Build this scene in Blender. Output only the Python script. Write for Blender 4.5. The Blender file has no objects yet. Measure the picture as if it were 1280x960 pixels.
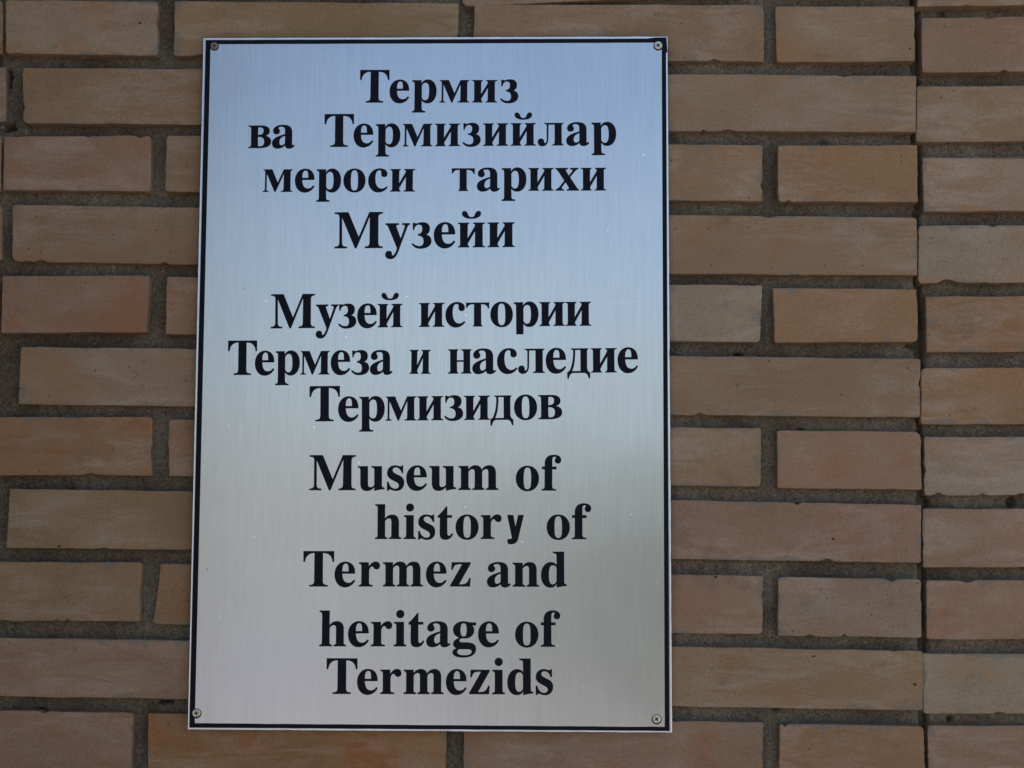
import bpy, math, random
import numpy as np
from mathutils import Matrix, Vector, noise

CAM_MATRIX = [[0.99968, -0.01393, 0.02131, 0.09355], [0.01998, -0.08896, -0.99583, -1.21605], [0.01576, 0.99594, -0.08866, 1.63732], [0.0, 0.0, 0.0, 1.0]]
SIGN_W, SIGN_H, SIGN_Z, SIGN_Y, SIGN_ANGLE = 0.4, 0.58720, 1.75, -0.0082, 0.012566
# each brick: wall, face corners x,z (top left, top right, bottom right, bottom left) in metres, clay tone, mottling
BRICKS = [
 ['P', [-0.38095, 2.07669, -0.24719, 2.07639, -0.24536, 2.02809, -0.37867, 2.02864], 'g', 0.6],
 ['P', [-0.23247, 2.07724, 0.0157, 2.0772, 0.01593, 2.02874, -0.23136, 2.02787], 'y', 0.4],
 ['P', [0.02963, 2.0766, 0.28043, 2.07803, 0.28044, 2.02732, 0.02912, 2.02816], 't', 0.3],
 ['P', [0.29008, 2.07669, 0.40984, 2.07772, 0.41009, 2.02925, 0.29144, 2.02743], 't', 0.6],
 ['P', [-0.36334, 2.01628, -0.11304, 2.01652, -0.11234, 1.96732, -0.36036, 1.96689], 't', 0.2],
 ['P', [-0.09842, 2.0163, 0.15033, 2.01655, 0.1508, 1.96722, -0.09776, 1.96676], 't', 0.3],
 ['P', [0.16413, 2.01597, 0.41135, 2.01657, 0.41021, 1.96711, 0.16387, 1.9656], 'g', 0.35],
 ['P', [-0.37659, 1.95504, -0.2486, 1.95708, -0.2467, 1.90749, -0.37503, 1.90745], 'p', 0.25],
 ['P', [-0.23504, 1.95758, 0.01596, 1.95528, 0.01621, 1.90626, -0.23459, 1.90833], 't', 0.2],
 ['P', [0.02978, 1.95402, 0.27909, 1.9542, 0.27911, 1.90507, 0.03067, 1.90503], 't', 0.25],
 ['P', [0.29208, 1.95364, 0.41079, 1.95525, 0.41101, 1.90554, 0.29239, 1.90453], 'o', 0.35],
 ['P', [-0.36751, 1.8956, -0.11786, 1.89426, -0.11709, 1.84417, -0.36551, 1.84564], 't', 0.35],
 ['P', [-0.10337, 1.89443, 0.15013, 1.89387, 0.15061, 1.84402, -0.10266, 1.84435], 't', 0.3],
 ['P', [0.1645, 1.89265, 0.41022, 1.89273, 0.41044, 1.84278, 0.16494, 1.84144], 't', 0.4],
 ['P', [-0.37218, 1.83268, -0.24459, 1.83427, -0.24548, 1.78551, -0.37051, 1.78316], 'p', 0.7],
 ['P', [-0.23044, 1.8341, 0.01762, 1.83339, 0.01789, 1.78386, -0.22962, 1.78434], 'p', 0.4],
 ['P', [0.03132, 1.83218, 0.27913, 1.83255, 0.27712, 1.78424, 0.03221, 1.78336], 'w', 0.15],
 ['P', [0.28794, 1.8306, 0.41033, 1.83146, 0.40992, 1.78602, 0.28928, 1.78372], 'o', 0.1],
 ['P', [-0.35306, 1.77167, -0.10747, 1.77189, -0.10673, 1.722, -0.35319, 1.72257], 'g', 0.5],
 ['P', [-0.09378, 1.77139, 0.15131, 1.77197, 0.15179, 1.72231, -0.09311, 1.7222], 't', 0.3],
 ['P', [0.16554, 1.77148, 0.4118, 1.77142, 0.41134, 1.722, 0.16598, 1.72116], 't', 0.2],
 ['P', [-0.37122, 1.71137, -0.23894, 1.71328, -0.23669, 1.66338, -0.37022, 1.66169], 'o', 0.75],
 ['P', [-0.22416, 1.71145, 0.02067, 1.71025, 0.02093, 1.66159, -0.22271, 1.66326], 'p', 0.5],
 ['P', [0.03424, 1.70977, 0.27817, 1.71129, 0.27785, 1.66184, 0.03512, 1.66113], 't', 0.15],
 ['P', [0.29127, 1.70946, 0.41223, 1.71022, 0.41211, 1.66157, 0.29191, 1.66072], 'p', 0.55],
 ['P', [-0.35736, 1.65036, -0.11216, 1.65078, -0.11141, 1.60176, -0.35773, 1.60043], 'y', 0.1],
 ['P', [-0.09791, 1.65032, 0.15248, 1.65085, 0.15294, 1.60273, -0.09723, 1.60199], 't', 0.3],
 ['P', [0.16659, 1.64973, 0.41199, 1.64888, 0.41153, 1.60033, 0.16702, 1.6003], 'p', 0.3],
 ['P', [-0.36943, 1.58848, -0.24272, 1.59023, -0.24181, 1.54086, -0.36842, 1.53934], 'y', 0.12],
 ['P', [-0.22606, 1.58917, 0.02234, 1.58859, 0.02262, 1.53947, -0.23126, 1.53872], 'o', 0.15],
 ['P', [0.0358, 1.58748, 0.27988, 1.58755, 0.27923, 1.53931, 0.03669, 1.53839], 'p', 0.3],
 ['P', [0.29187, 1.58709, 0.41108, 1.58709, 0.41096, 1.53898, 0.29184, 1.53822], 'g', 0.5],
 ['P', [-0.36502, 1.52509, -0.11796, 1.52643, -0.11718, 1.47763, -0.36408, 1.4774], 'p', 0.2],
 ['P', [-0.10383, 1.52601, 0.15099, 1.52851, 0.15148, 1.47928, -0.1031, 1.47723], 't', 0.3],
 ['P', [0.16631, 1.52812, 0.41184, 1.52785, 0.41171, 1.47951, 0.16674, 1.47891], 't', 0.35],
 ['P', [-0.36484, 1.46518, -0.24493, 1.46542, -0.24439, 1.41759, -0.36381, 1.41594], 'p', 0.3],
 ['P', [-0.23248, 1.46499, 0.01704, 1.46633, 0.01765, 1.41874, -0.23095, 1.41654], 'k', 0.8],
 ['P', [0.03171, 1.4653, 0.28058, 1.46731, 0.27993, 1.41928, 0.03227, 1.41772], 'p', 0.5],
 ['P', [0.29344, 1.46658, 0.41225, 1.46652, 0.41311, 1.41929, 0.29308, 1.41889], 'o', 0.3],
 ['P', [-0.36898, 2.13825, 0.00542, 2.1396, 0.0064, 2.09, -0.36664, 2.08762], 't', 0.2],
 ['P', [0.01678, 2.13032, 0.27002, 2.13943, 0.27007, 2.08899, 0.01924, 2.07437], 'g', 0.2],
 ['P', [0.2818, 2.1388, 0.41108, 2.13906, 0.41063, 2.08909, 0.28181, 2.08837], 't', 0.2],
 ['R', [0.41393, 2.13004, 0.65819, 2.13336, 0.65687, 2.08306, 0.41347, 2.07919], 't', 0.3],
 ['R', [0.41717, 2.0696, 0.66352, 2.07566, 0.66285, 2.02542, 0.41706, 2.02061], 'p', 0.35],
 ['R', [0.41248, 2.00819, 0.53894, 2.01084, 0.53806, 1.96165, 0.41135, 1.95961], 't', 0.3],
 ['R', [0.41738, 1.94636, 0.66359, 1.9518, 0.66229, 1.90382, 0.41727, 1.89891], 'g', 0.45],
 ['R', [0.41274, 1.88705, 0.53946, 1.88923, 0.53855, 1.83952, 0.41262, 1.83725], 'w', 0.5],
 ['R', [0.41861, 1.82562, 0.66233, 1.83078, 0.66103, 1.78295, 0.41883, 1.77797], 'o', 0.35],
 ['R', [0.41397, 1.76459, 0.53991, 1.767, 0.53902, 1.71883, 0.41353, 1.71667], 'o', 0.2],
 ['R', [0.41645, 1.70622, 0.66037, 1.70981, 0.65905, 1.66147, 0.41632, 1.65703], 'w', 0.6],
 ['R', [0.4142, 1.6456, 0.53904, 1.64756, 0.53813, 1.59889, 0.41374, 1.5965], 'p', 0.45],
 ['R', [0.41697, 1.58591, 0.65909, 1.59029, 0.65775, 1.54147, 0.41649, 1.53692], 'p', 0.3],
 ['R', [0.41372, 1.52501, 0.53879, 1.52755, 0.53787, 1.47842, 0.41326, 1.47579], 'w', 0.6],
 ['R', [0.41745, 1.46607, 0.65777, 1.47088, 0.65643, 1.42227, 0.41731, 1.41761], 'p', 0.4],
 ['L', [-0.51569, 2.07882, -0.38538, 2.07848, -0.38309, 2.03023, -0.51295, 2.03046], 't', 0.3],
 ['L', [-0.51226, 2.01825, -0.37983, 2.01806, -0.37753, 1.96951, -0.5095, 1.96958], 'p', 0.3],
 ['L', [-0.50877, 1.95676, -0.38072, 1.95667, -0.37843, 1.90854, -0.50603, 1.90852], 'g', 0.3],
 ['L', [-0.50535, 1.89652, -0.37779, 1.89656, -0.37542, 1.84675, -0.50252, 1.84659], 't', 0.3],
 ['L', [-0.50177, 1.83329, -0.37597, 1.83346, -0.37362, 1.78409, -0.49896, 1.78382], 'p', 0.3]]
VOIDS = [[-0.21961, 1.47348, 0.00609, 0.00146], [0.49108, 1.65219, 0.00335, 0.00404], [0.40843, 1.78479, 0.00475, 0.00275], [0.41731, 1.65104, 0.00403, 0.00337], [-0.32647, 1.46454, 0.00407, 0.00166], [0.41599, 2.01581, 0.00276, 0.00213], [-0.37931, 2.00814, 0.00354, 0.00862], [0.41286, 1.89901, 0.00342, 0.00349], [0.25957, 1.77454, 0.0034, 0.00137], [0.4381, 1.47079, 0.00199, 0.00197], [-0.14729, 2.02758, 0.00281, 0.00143], [-0.37588, 1.96519, 0.00494, 0.00357]]
# each word: line, text, baseline ends x,z on the plate, cap height
WORDS = [
 [0, 'Термиз', [-0.06396, 0.23657, 0.07235, 0.23643], 0.02857],
 [1, 'ва', [-0.15957, 0.19698, -0.11936, 0.19711], 0.0286],
 [1, 'Термизийлар', [-0.09391, 0.19783, 0.15606, 0.19901], 0.02857],
 [2, 'мероси', [-0.14618, 0.15874, -0.01561, 0.15892], 0.02844],
 [2, 'тарихи', [0.01557, 0.15929, 0.14743, 0.1596], 0.02864],
 [3, 'Музейи', [-0.084, 0.10979, 0.06985, 0.11095], 0.03097],
 [4, 'Музей', [-0.13711, 0.04112, -0.02512, 0.04228], 0.02905],
 [4, 'истоPии', [-0.01128, 0.04243, 0.13451, 0.04361], 0.02974],
 [5, 'Термеза', [-0.173, 0.00134, -0.03317, 0.00233], 0.0291],
 [5, 'и', [-0.01897, 0.00256, -0.00105, 0.00258], 0.02964],
 [5, 'наследие', [0.01327, 0.00273, 0.17385, 0.00415], 0.03003],
 [6, 'Термизидов', [-0.10306, -0.03785, 0.11007, -0.03542], 0.02965],
 [7, 'Museum', [-0.10222, -0.09568, 0.05654, -0.09495], 0.02926],
 [7, 'of', [0.07101, -0.09524, 0.10901, -0.0954], 0.02917],
 [8, 'histor', [-0.04658, -0.1362, 0.05938, -0.13576], 0.02886],
 [8, 'Y', [0.06405, -0.13581, 0.078, -0.13576], 0.02887],
 [8, 'of', [0.09695, -0.13576, 0.1342, -0.13569], 0.02899],
 [9, 'Termez', [-0.10618, -0.17577, 0.03382, -0.17518], 0.02918],
 [9, 'and', [0.04727, -0.17525, 0.11374, -0.17511], 0.02884],
 [10, 'heritage', [-0.09191, -0.22495, 0.05759, -0.2244], 0.02923],
 [10, 'of', [0.07086, -0.22446, 0.10837, -0.2244], 0.02901],
 [11, 'Termezids', [-0.0854, -0.26394, 0.1025, -0.2632], 0.02899]]
SAME_GLYPH = {'Т': 'T', 'е': 'e', 'а': 'a', 'р': 'p', 'о': 'o', 'с': 'c', 'у': 'y', 'х': 'x', 'М': 'M'}
# letter outlines, 1000 units to the em
GLYPHS = {
 'T': ['M137 0L137 26C172 26 197 33 211 46C225 59 231 84 231 120L231 643L221 643C169 643 127 628 97 599C66 569 48 527 43 472L16 472L16 676L609 676L609 471L584 471C573 586 511 643 399 643L391 643L391 120C391 82 397 57 410 45C423 32 449 26 487 26L487 0L137 0'],
 'M': ['M21 0L21 26C54 27 78 34 91 47C105 59 112 83 112 118L112 567C112 589 109 606 105 617C100 628 91 637 78 642C65 647 47 650 22 651L22 676L274 676L471 211L667 676L916 676L916 651C884 648 862 641 850 628C838 616 832 593 832 561L832 127C832 99 834 78 839 63C843 49 851 39 863 34C875 29 893 27 915 26L915 0L587 0L587 26C611 28 629 32 642 37C655 42 663 52 668 65C673 79 675 98 675 124L675 592L428 0L401 0L157 577L157 119C157 81 164 56 177 44C191 32 216 26 251 26L251 0L21 0'],
 'e': ['M228 -15C190 -15 156 -5 126 15C96 36 72 64 55 102C38 139 29 183 29 233C29 280 38 321 56 357C74 393 98 421 129 442C160 462 195 473 233 473C290 473 336 454 369 416C403 378 420 325 420 257L420 246L173 246C175 124 216 63 296 63C335 63 370 84 401 128L423 108C374 26 309 -15 228 -15', 'M172 285L299 285L299 319C299 361 295 392 287 411C278 431 263 441 239 441C195 441 172 394 172 302L172 285'],
 'p': ['M26 -206L26 -183C41 -183 53 -180 60 -174C67 -168 73 -160 75 -150C77 -140 78 -121 78 -95L78 361C78 392 75 411 69 420C63 429 50 435 29 438L29 461L212 461L212 390C242 446 285 474 342 474C377 474 408 463 435 443C461 422 482 394 497 358C512 323 519 282 519 237C519 189 512 145 497 107C481 69 460 39 432 17C405 -4 373 -15 337 -15C288 -15 249 6 219 48L219 -86C219 -112 221 -133 225 -147C229 -161 237 -170 248 -174C259 -179 274 -182 293 -182L293 -206L26 -206', 'M290 42C321 42 342 57 355 88C368 120 375 167 375 229C375 290 369 336 358 368C347 398 326 413 295 413C265 413 239 392 219 349L219 102C235 62 258 42 290 42'],
 'a': ['M378 -15C328 -15 301 7 297 52C252 9 200 -13 142 -13C107 -13 80 -3 60 17C40 37 30 62 30 94C30 138 51 174 94 202C137 230 204 257 295 282L295 358C295 386 289 406 277 419C265 432 246 439 219 439C176 439 155 428 155 407C155 403 159 394 169 381C178 368 182 355 182 343C182 325 176 311 163 300C150 289 134 283 115 283C94 283 78 289 66 302C55 314 49 330 49 351C49 374 57 395 73 413C90 432 112 446 141 457C169 467 202 473 240 473C311 473 362 460 391 434C420 408 435 367 435 312L435 93C435 75 436 64 438 59C440 54 444 51 452 51C458 51 466 55 476 62L489 41C456 4 419 -15 378 -15', 'M224 50C234 50 245 54 258 61C272 68 284 79 295 94L295 251C215 233 175 190 175 125C175 75 192 50 224 50'],
 'o': ['M250 -15C206 -15 168 -4 134 17C101 38 74 67 56 104C37 141 28 182 28 228C28 276 37 318 56 354C74 391 101 420 134 441C168 462 206 473 249 473C292 473 331 462 364 442C397 421 423 393 442 356C461 319 471 277 471 228C471 180 461 138 442 102C423 65 397 37 364 16C332 -5 293 -15 250 -15', 'M250 17C278 17 298 31 310 58C316 71 320 92 323 121C325 149 326 185 326 228C326 316 320 374 308 402C296 430 277 444 250 444C221 444 201 430 190 402C179 373 173 316 173 229C173 186 175 150 177 121C180 92 185 71 190 58C202 31 222 17 250 17'],
 'c': ['M231 -15C193 -15 159 -5 129 16C98 37 74 65 56 101C38 137 29 177 29 222C29 271 39 314 59 351C80 389 107 419 142 441C177 463 216 474 259 474C307 474 344 463 371 443C398 422 412 396 412 364C412 345 406 331 395 320C384 309 370 303 351 303C311 303 291 326 291 372L292 388L293 403C293 428 279 441 251 441C195 441 167 387 167 278C167 206 179 151 203 113C228 76 261 57 303 57C338 57 372 73 403 107L423 90C373 20 309 -15 231 -15'],
 'x': ['M7 0L7 22C37 30 65 51 92 84L182 202L64 391C46 419 27 434 6 436L6 461L250 461L250 437C222 437 208 430 208 416C208 410 213 400 221 386L272 305L332 381C343 394 348 404 348 414C348 422 344 427 337 431C330 434 317 436 298 437L298 461L462 461L462 440C434 434 405 413 377 377L294 273L433 54C439 45 444 37 450 32C455 27 463 24 474 23L474 0L230 0L230 24C245 24 256 25 264 29C272 32 275 38 275 45C275 56 269 70 257 88L204 169L145 91C132 74 126 61 126 51C126 32 140 22 169 22L174 22L174 0L7 0'],
 'y': ['M78 -208C53 -208 32 -201 15 -185C-2 -170 -10 -150 -10 -125C-10 -107 -4 -92 7 -79C18 -65 34 -59 53 -59C70 -59 84 -64 95 -73C105 -83 111 -96 111 -113L110 -121L110 -130C110 -141 116 -147 128 -147C139 -147 153 -134 169 -110C178 -97 186 -82 192 -66C198 -49 204 -30 208 -7L54 372C48 387 42 399 36 408L23 427C17 433 8 436 -5 436L-7 436L-7 461L240 461L240 436C222 435 209 433 201 430C194 426 190 419 190 408L192 396L197 381L275 176L342 358C346 369 349 378 350 386L353 407C353 418 349 426 340 430C332 434 319 436 301 436L301 461L445 461L445 436C431 436 420 429 411 417C403 404 394 385 385 360L240 -36C224 -82 208 -117 192 -142C176 -167 160 -184 142 -194C124 -204 102 -208 78 -208'],
 'u': ['M194 -15C149 -15 116 -1 97 25C77 52 68 92 68 144L68 368C68 391 65 408 58 419C52 430 38 436 17 437L17 461L210 461L210 110C210 92 215 79 224 68C233 58 246 53 262 53C293 53 318 68 339 98L339 368C339 393 335 411 328 421C321 431 305 436 281 437L281 461L481 461L481 104C481 81 484 66 492 58C499 50 513 45 534 44L534 19C480 19 415 8 339 -15L339 60C322 37 301 18 276 5C251 -8 224 -15 194 -15'],
 's': ['M224 -15C198 -15 166 -7 129 9C123 12 116 13 109 13C93 13 82 4 76 -13L53 -13L53 157L79 157C88 115 105 82 129 58C153 34 179 22 208 22C233 22 252 28 265 39C279 51 285 67 285 87C285 115 267 138 231 156L159 192C124 210 98 229 81 251C63 273 55 298 55 327C55 369 69 404 96 432C124 460 162 474 209 474C220 474 232 472 246 469L295 457L306 454L316 453C327 453 336 460 342 474L362 474L362 329L339 329C328 365 313 392 292 411C271 430 247 440 221 440C200 440 184 435 172 424C161 414 156 401 156 385C156 369 161 356 171 345C181 334 197 324 217 314L284 281C318 265 343 246 358 225C374 204 382 176 382 141C382 93 367 55 338 27C310 -1 272 -15 224 -15'],
 'm': ['M27 0L27 24C46 25 59 29 67 38C74 47 78 61 78 83L78 376C78 396 74 412 68 421C61 431 48 436 28 437L28 461L217 461L217 393C255 446 300 473 352 473C420 473 461 444 476 388C514 444 562 473 620 473C705 473 748 420 748 314L748 83C748 62 751 47 757 38C764 29 776 25 796 24L796 0L560 0L560 24C579 25 592 30 598 39C605 48 608 63 608 83L608 322C608 349 605 370 599 383C593 396 580 403 560 403C531 403 505 386 482 352L482 83C482 63 485 48 491 39C497 30 510 25 528 24L528 0L296 0L296 24C315 25 327 30 334 39C341 48 344 63 344 83L344 322C344 349 341 369 335 382C329 396 316 403 296 403C265 403 239 385 217 349L217 83C217 63 220 48 226 39C232 30 245 25 263 24L263 0L27 0'],
 'f': ['M22 0L22 24C39 25 52 28 59 32C66 37 71 43 74 52C76 59 78 78 78 109L78 411L24 411L24 461L78 461L78 524C78 577 94 618 126 647C158 676 202 690 258 690C300 690 333 680 356 662C379 643 391 620 391 593C391 572 385 556 374 544C363 533 349 527 333 527C315 527 301 532 290 542C280 552 274 564 274 580C274 594 278 608 286 624L291 633L293 642C293 653 284 658 267 658C247 658 233 651 228 638C222 625 219 605 219 579L219 461L302 461L302 411L219 411L219 97C219 67 224 47 234 38C244 29 265 24 296 24L296 0L22 0'],
 'h': ['M27 0L27 24C46 25 59 29 67 38C74 47 78 61 78 83L78 592C78 613 74 628 68 637C61 646 48 652 28 653L28 676L219 676L219 396C257 447 304 473 361 473C447 473 491 420 491 314L491 83C491 62 494 47 501 38C507 29 520 25 539 24L539 0L300 0L300 24L307 24C335 24 349 44 349 83L349 322C349 349 346 370 340 383C334 396 321 403 301 403C270 403 243 385 219 349L219 83C219 62 223 47 229 38C235 29 248 25 267 24L267 0L27 0'],
 'i': ['M150 537C128 537 111 545 96 559C82 573 75 591 75 612C75 633 82 651 96 666C111 681 128 688 150 688C171 688 189 681 203 666C217 651 224 633 224 612C224 591 217 573 202 559C188 545 170 537 150 537', 'M27 0L27 24C47 25 60 30 67 38C74 46 78 61 78 83L78 374C78 398 75 415 69 423C64 431 51 435 30 436L31 461L220 461L220 83C220 62 223 48 229 39C235 30 248 25 267 24L267 0L27 0'],
 't': ['M183 -14C144 -14 115 -4 98 15C80 35 72 65 72 106L72 414L30 414L30 445C70 483 103 517 131 548C158 579 178 606 191 629L214 629L214 461L308 461L308 414L214 414L214 122C214 101 217 86 222 75C227 65 236 60 249 60C273 60 291 77 306 111L330 98C299 23 251 -14 183 -14'],
 'r': ['M27 0L27 24C47 25 60 30 67 38C74 46 78 61 78 83L78 374C78 399 75 416 69 423C63 431 50 435 30 436L31 461L216 461L216 374C234 406 254 430 278 447C301 464 324 473 346 473C374 473 395 465 409 451C423 437 430 418 430 395C430 376 424 360 413 348C401 336 387 330 368 330C351 330 338 334 330 342C321 351 314 360 307 371C300 381 291 386 280 386C266 386 253 377 240 358C228 340 221 316 221 285L221 83C221 60 226 45 236 37C245 30 265 25 293 24L293 0L27 0'],
 'z': ['M19 0L19 21L249 427L190 427C154 427 126 419 107 403C88 388 74 360 65 321L39 321L47 461L408 461L408 432L186 37L226 37C273 37 308 46 331 65C353 83 372 115 386 160L410 160L398 0L19 0'],
 'n': ['M27 0L27 24C46 25 59 29 67 38C74 47 78 61 78 83L78 376C78 396 74 412 68 421C61 431 48 436 28 437L28 461L219 461L219 397C256 447 303 473 361 473C447 473 491 420 491 314L491 83C491 62 494 47 501 38C507 29 520 25 539 24L539 0L300 0L300 24L307 24C335 24 349 44 349 83L349 322C349 349 346 370 340 383C334 396 321 403 301 403C270 403 243 385 219 349L219 83C219 62 223 47 229 38C235 29 248 25 267 24L267 0L27 0'],
 'd': ['M207 -15C173 -15 142 -5 115 15C88 36 67 63 52 99C37 134 29 174 29 218C29 270 37 314 53 352C70 391 92 420 121 441C149 462 181 473 216 473C263 473 301 454 331 416L331 595C331 616 326 630 315 639C304 647 286 651 261 652L261 676L474 676L474 112C474 87 476 70 482 60C488 51 502 44 524 41L524 16C471 16 407 6 331 -15L331 58C303 9 262 -15 207 -15', 'M254 42C270 42 285 48 300 61C315 74 325 91 331 113L331 359C328 376 320 389 306 400C292 411 276 417 258 417C227 417 206 401 193 371C181 340 174 292 174 227C174 165 180 118 192 87C204 57 225 42 254 42'],
 'g': ['M216 -208C152 -208 103 -199 71 -180C38 -161 21 -138 21 -111C21 -78 48 -54 102 -38C57 -17 35 11 35 45C35 69 44 91 63 110C81 128 111 146 152 164C72 193 33 243 33 315C33 346 42 374 59 397C76 421 100 439 130 453C160 466 195 473 233 473C273 473 310 466 346 452L471 452L471 398L398 398C421 369 433 337 433 302C433 273 425 247 410 224C394 202 374 184 347 171C320 159 290 153 255 153L233 154L210 155C193 155 179 150 167 140C155 130 150 119 150 106C150 84 169 73 209 73L260 73C313 73 354 68 384 60C415 51 436 38 449 19C462 0 469 -24 469 -55C469 -103 447 -140 404 -168C361 -195 299 -208 216 -208', 'M233 184C257 184 274 195 283 216C292 238 296 270 296 313C296 357 292 389 283 410C274 430 257 441 233 441C210 441 194 430 184 410C174 389 169 357 169 313C169 270 174 238 184 216C194 195 210 184 233 184', 'M238 -172C340 -172 391 -148 391 -98C391 -80 384 -68 370 -61C356 -54 334 -51 304 -51L144 -51C120 -66 109 -85 109 -108C109 -125 119 -140 141 -154C161 -166 194 -172 238 -172'],
 'P': ['M78 -156L78 361C78 392 75 411 69 420C63 429 50 435 29 438L29 461L212 461L212 390C242 446 285 474 342 474C377 474 408 463 435 443C461 422 482 394 497 358C512 323 519 282 519 237C519 189 512 145 497 107C481 69 460 39 432 17C405 -4 373 -15 337 -15C288 -15 249 6 219 48L219 -156Z', 'M290 42C321 42 342 57 355 88C368 120 375 167 375 229C375 290 369 336 358 368C347 398 326 413 295 413C265 413 239 392 219 349L219 102C235 62 258 42 290 42'],
 'м': ['M0 0L113 0L113 14C80 16 70 24 70 60L76 374L238 0L256 0L424 374L424 90C424 30 418 16 369 14L369 0L598 0L598 14C560 18 557 30 557 80L557 385C557 430 562 445 600 450L600 461L424 461L300 190L185 461L5 461L5 450C35 445 45 430 45 395L42 60C42 25 30 16 0 14Z'],
 'и': ['M0 0L208 0L208 14C188 20 182 34 181 72L318 302L318 80C318 30 312 18 275 14L275 0L502 0L502 14C462 18 456 30 456 80L456 385C456 430 462 444 504 448L504 461L283 461L283 448C315 444 324 425 314 390L179 168L179 385C179 430 185 444 210 448L210 461L0 461L0 448C38 444 43 430 43 385L43 80C43 30 38 18 0 14Z'],
 'з': ['M5 67C45 5 100 -17 165 -17C290 -17 369 40 369 122C369 190 335 228 265 243C315 262 340 305 340 362C340 430 290 474 212 474C165 474 130 468 95 450C75 462 50 465 24 465L27 334L45 334C55 400 90 436 135 436C185 436 204 405 204 352C204 290 180 262 118 250L118 232C190 225 228 190 228 122C228 60 200 26 150 26C100 26 60 45 22 83Z'],
 'л': ['M85 -14C150 -14 205 30 209 130L215 430L342 430L342 80C342 30 335 18 287 14L287 0L518 0L518 14C485 18 479 30 479 80L479 385C479 430 485 444 518 448L518 461L130 461L130 448C165 445 183 435 184 400L183 120C180 70 168 46 140 46C122 46 125 60 125 80C125 115 100 140 64 140C25 140 0 112 0 74C0 25 38 -14 85 -14Z'],
 'н': ['M0 0L206 0L206 14C186 18 180 32 180 80L180 225L312 225L312 80C312 32 305 18 262 14L262 0L466 0L466 14C444 18 438 32 438 80L438 385C438 430 444 444 466 448L466 461L262 461L262 448C305 444 312 430 312 385L312 252L180 252L180 385C180 430 186 444 206 448L206 461L8 461L8 448C46 444 52 430 52 385L52 80C52 32 44 18 0 14Z'],
 'т': ['M140 0L325 0L325 14C302 20 298 35 298 80L298 434C370 434 420 420 440 350L458 350L463 461L0 461L2 365L22 365C40 425 85 434 160 434L160 80C160 35 158 20 140 14Z'],
 'д': ['M5 -115L25 -115C40 -40 70 -5 120 -3L330 -3C385 -5 405 -40 425 -108L446 -108L446 -5C420 5 388 40 388 100L388 385C388 430 394 444 414 448L414 461L78 461L78 448C110 444 122 435 122 400C122 250 95 120 45 29C25 25 5 10 0 -10Z', 'M92 29L263 29L263 434L157 434C157 280 140 130 92 29Z'],
 'в': ['M0 0L225 0C375 0 466 40 466 128C466 195 420 235 345 250C405 270 434 300 434 350C434 425 370 461 250 461L5 461L5 446C45 444 60 430 60 385L60 80C60 35 45 18 0 14Z', 'M197 265L215 265C280 268 315 300 315 350C315 405 290 430 235 430C210 430 197 425 197 405Z', 'M195 232L215 232C290 232 330 200 330 130C330 60 295 30 235 30C205 30 195 38 195 60Z'],
 'Y': ['M0 465L115 465L163 238L218 465L328 465L215 10C195 -60 160 -99 65 -99C20 -99 3 -88 3 -40C3 -5 20 2 45 -3C75 -8 92 5 92 35Z'],
 'й': ['M0 0L208 0L208 14C188 20 182 34 181 72L318 302L318 80C318 30 312 18 275 14L275 0L502 0L502 14C462 18 456 30 456 80L456 385C456 430 462 444 504 448L504 461L283 461L283 448C315 444 324 425 314 390L179 168L179 385C179 430 185 444 210 448L210 461L0 461L0 448C38 444 43 430 43 385L43 80C43 30 38 18 0 14Z', 'M120 680C95 680 78 660 78 635C78 575 150 538 252 538C355 538 427 575 427 635C427 662 410 680 385 680C350 680 330 650 318 615C308 580 290 565 252 565C214 565 198 580 187 615C175 650 155 680 120 680Z']}
SIGN_OUTER = [[-0.19809, 0.2921], [0.19891, 0.29198], [0.19819, -0.29236], [-0.19883, -0.29213]]
SIGN_INNER = [[-0.19384, 0.2884], [0.19525, 0.28847], [0.19433, -0.28921], [-0.19432, -0.28852]]
SIGN_CORNER = [[0.18354, 0.29211], [0.18904, 0.293], [0.19946, 0.29318], [0.20006, 0.27951]]
SIGN_SCREWS = [[-0.1904, 0.28676], [0.19215, 0.28595], [0.1876, -0.28277], [-0.19317, -0.28023]]

# ------------------------------------------------------------------ camera, sky, sun, exposure
scene = bpy.context.scene
COL = scene.collection
cam_data = bpy.data.cameras.new('camera')
cam_data.sensor_width = 36.0
cam_data.lens = 50.625
cam_data.clip_start = 0.01
cam_data.clip_end = 2000.0
cam = bpy.data.objects.new('camera', cam_data)
COL.objects.link(cam)
cam.matrix_world = Matrix(CAM_MATRIX)
scene.camera = cam

SUN_ELEV = math.radians(60)
SUN_AZ = math.radians(-25)          # measured from +Y (behind the wall) towards +X
world = bpy.data.worlds.new('World')
scene.world = world
world.use_nodes = True
wn = world.node_tree
bg = wn.nodes['Background']
sky = wn.nodes.new('ShaderNodeTexSky')
sky.sky_type = 'NISHITA'
sky.sun_disc = False
sky.sun_elevation = SUN_ELEV
sky.sun_rotation = SUN_AZ
sky.air_density = 1.0
sky.dust_density = 1.7
sky.ozone_density = 2.0
wn.links.new(sky.outputs[0], bg.inputs[0])
bg.inputs[1].default_value = 0.15

sun_data = bpy.data.lights.new('sun', 'SUN')
sun_data.energy = 5.0
sun_data.angle = math.radians(0.5)
sun_data.color = (1.0, 0.95, 0.88)
sun = bpy.data.objects.new('sun', sun_data)
COL.objects.link(sun)
sd = Vector((math.sin(SUN_AZ) * math.cos(SUN_ELEV), math.cos(SUN_AZ) * math.cos(SUN_ELEV), math.sin(SUN_ELEV)))
sun.rotation_euler = sd.to_track_quat('Z', 'Y').to_euler()
sun.location = (0, 3, 6)

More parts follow.
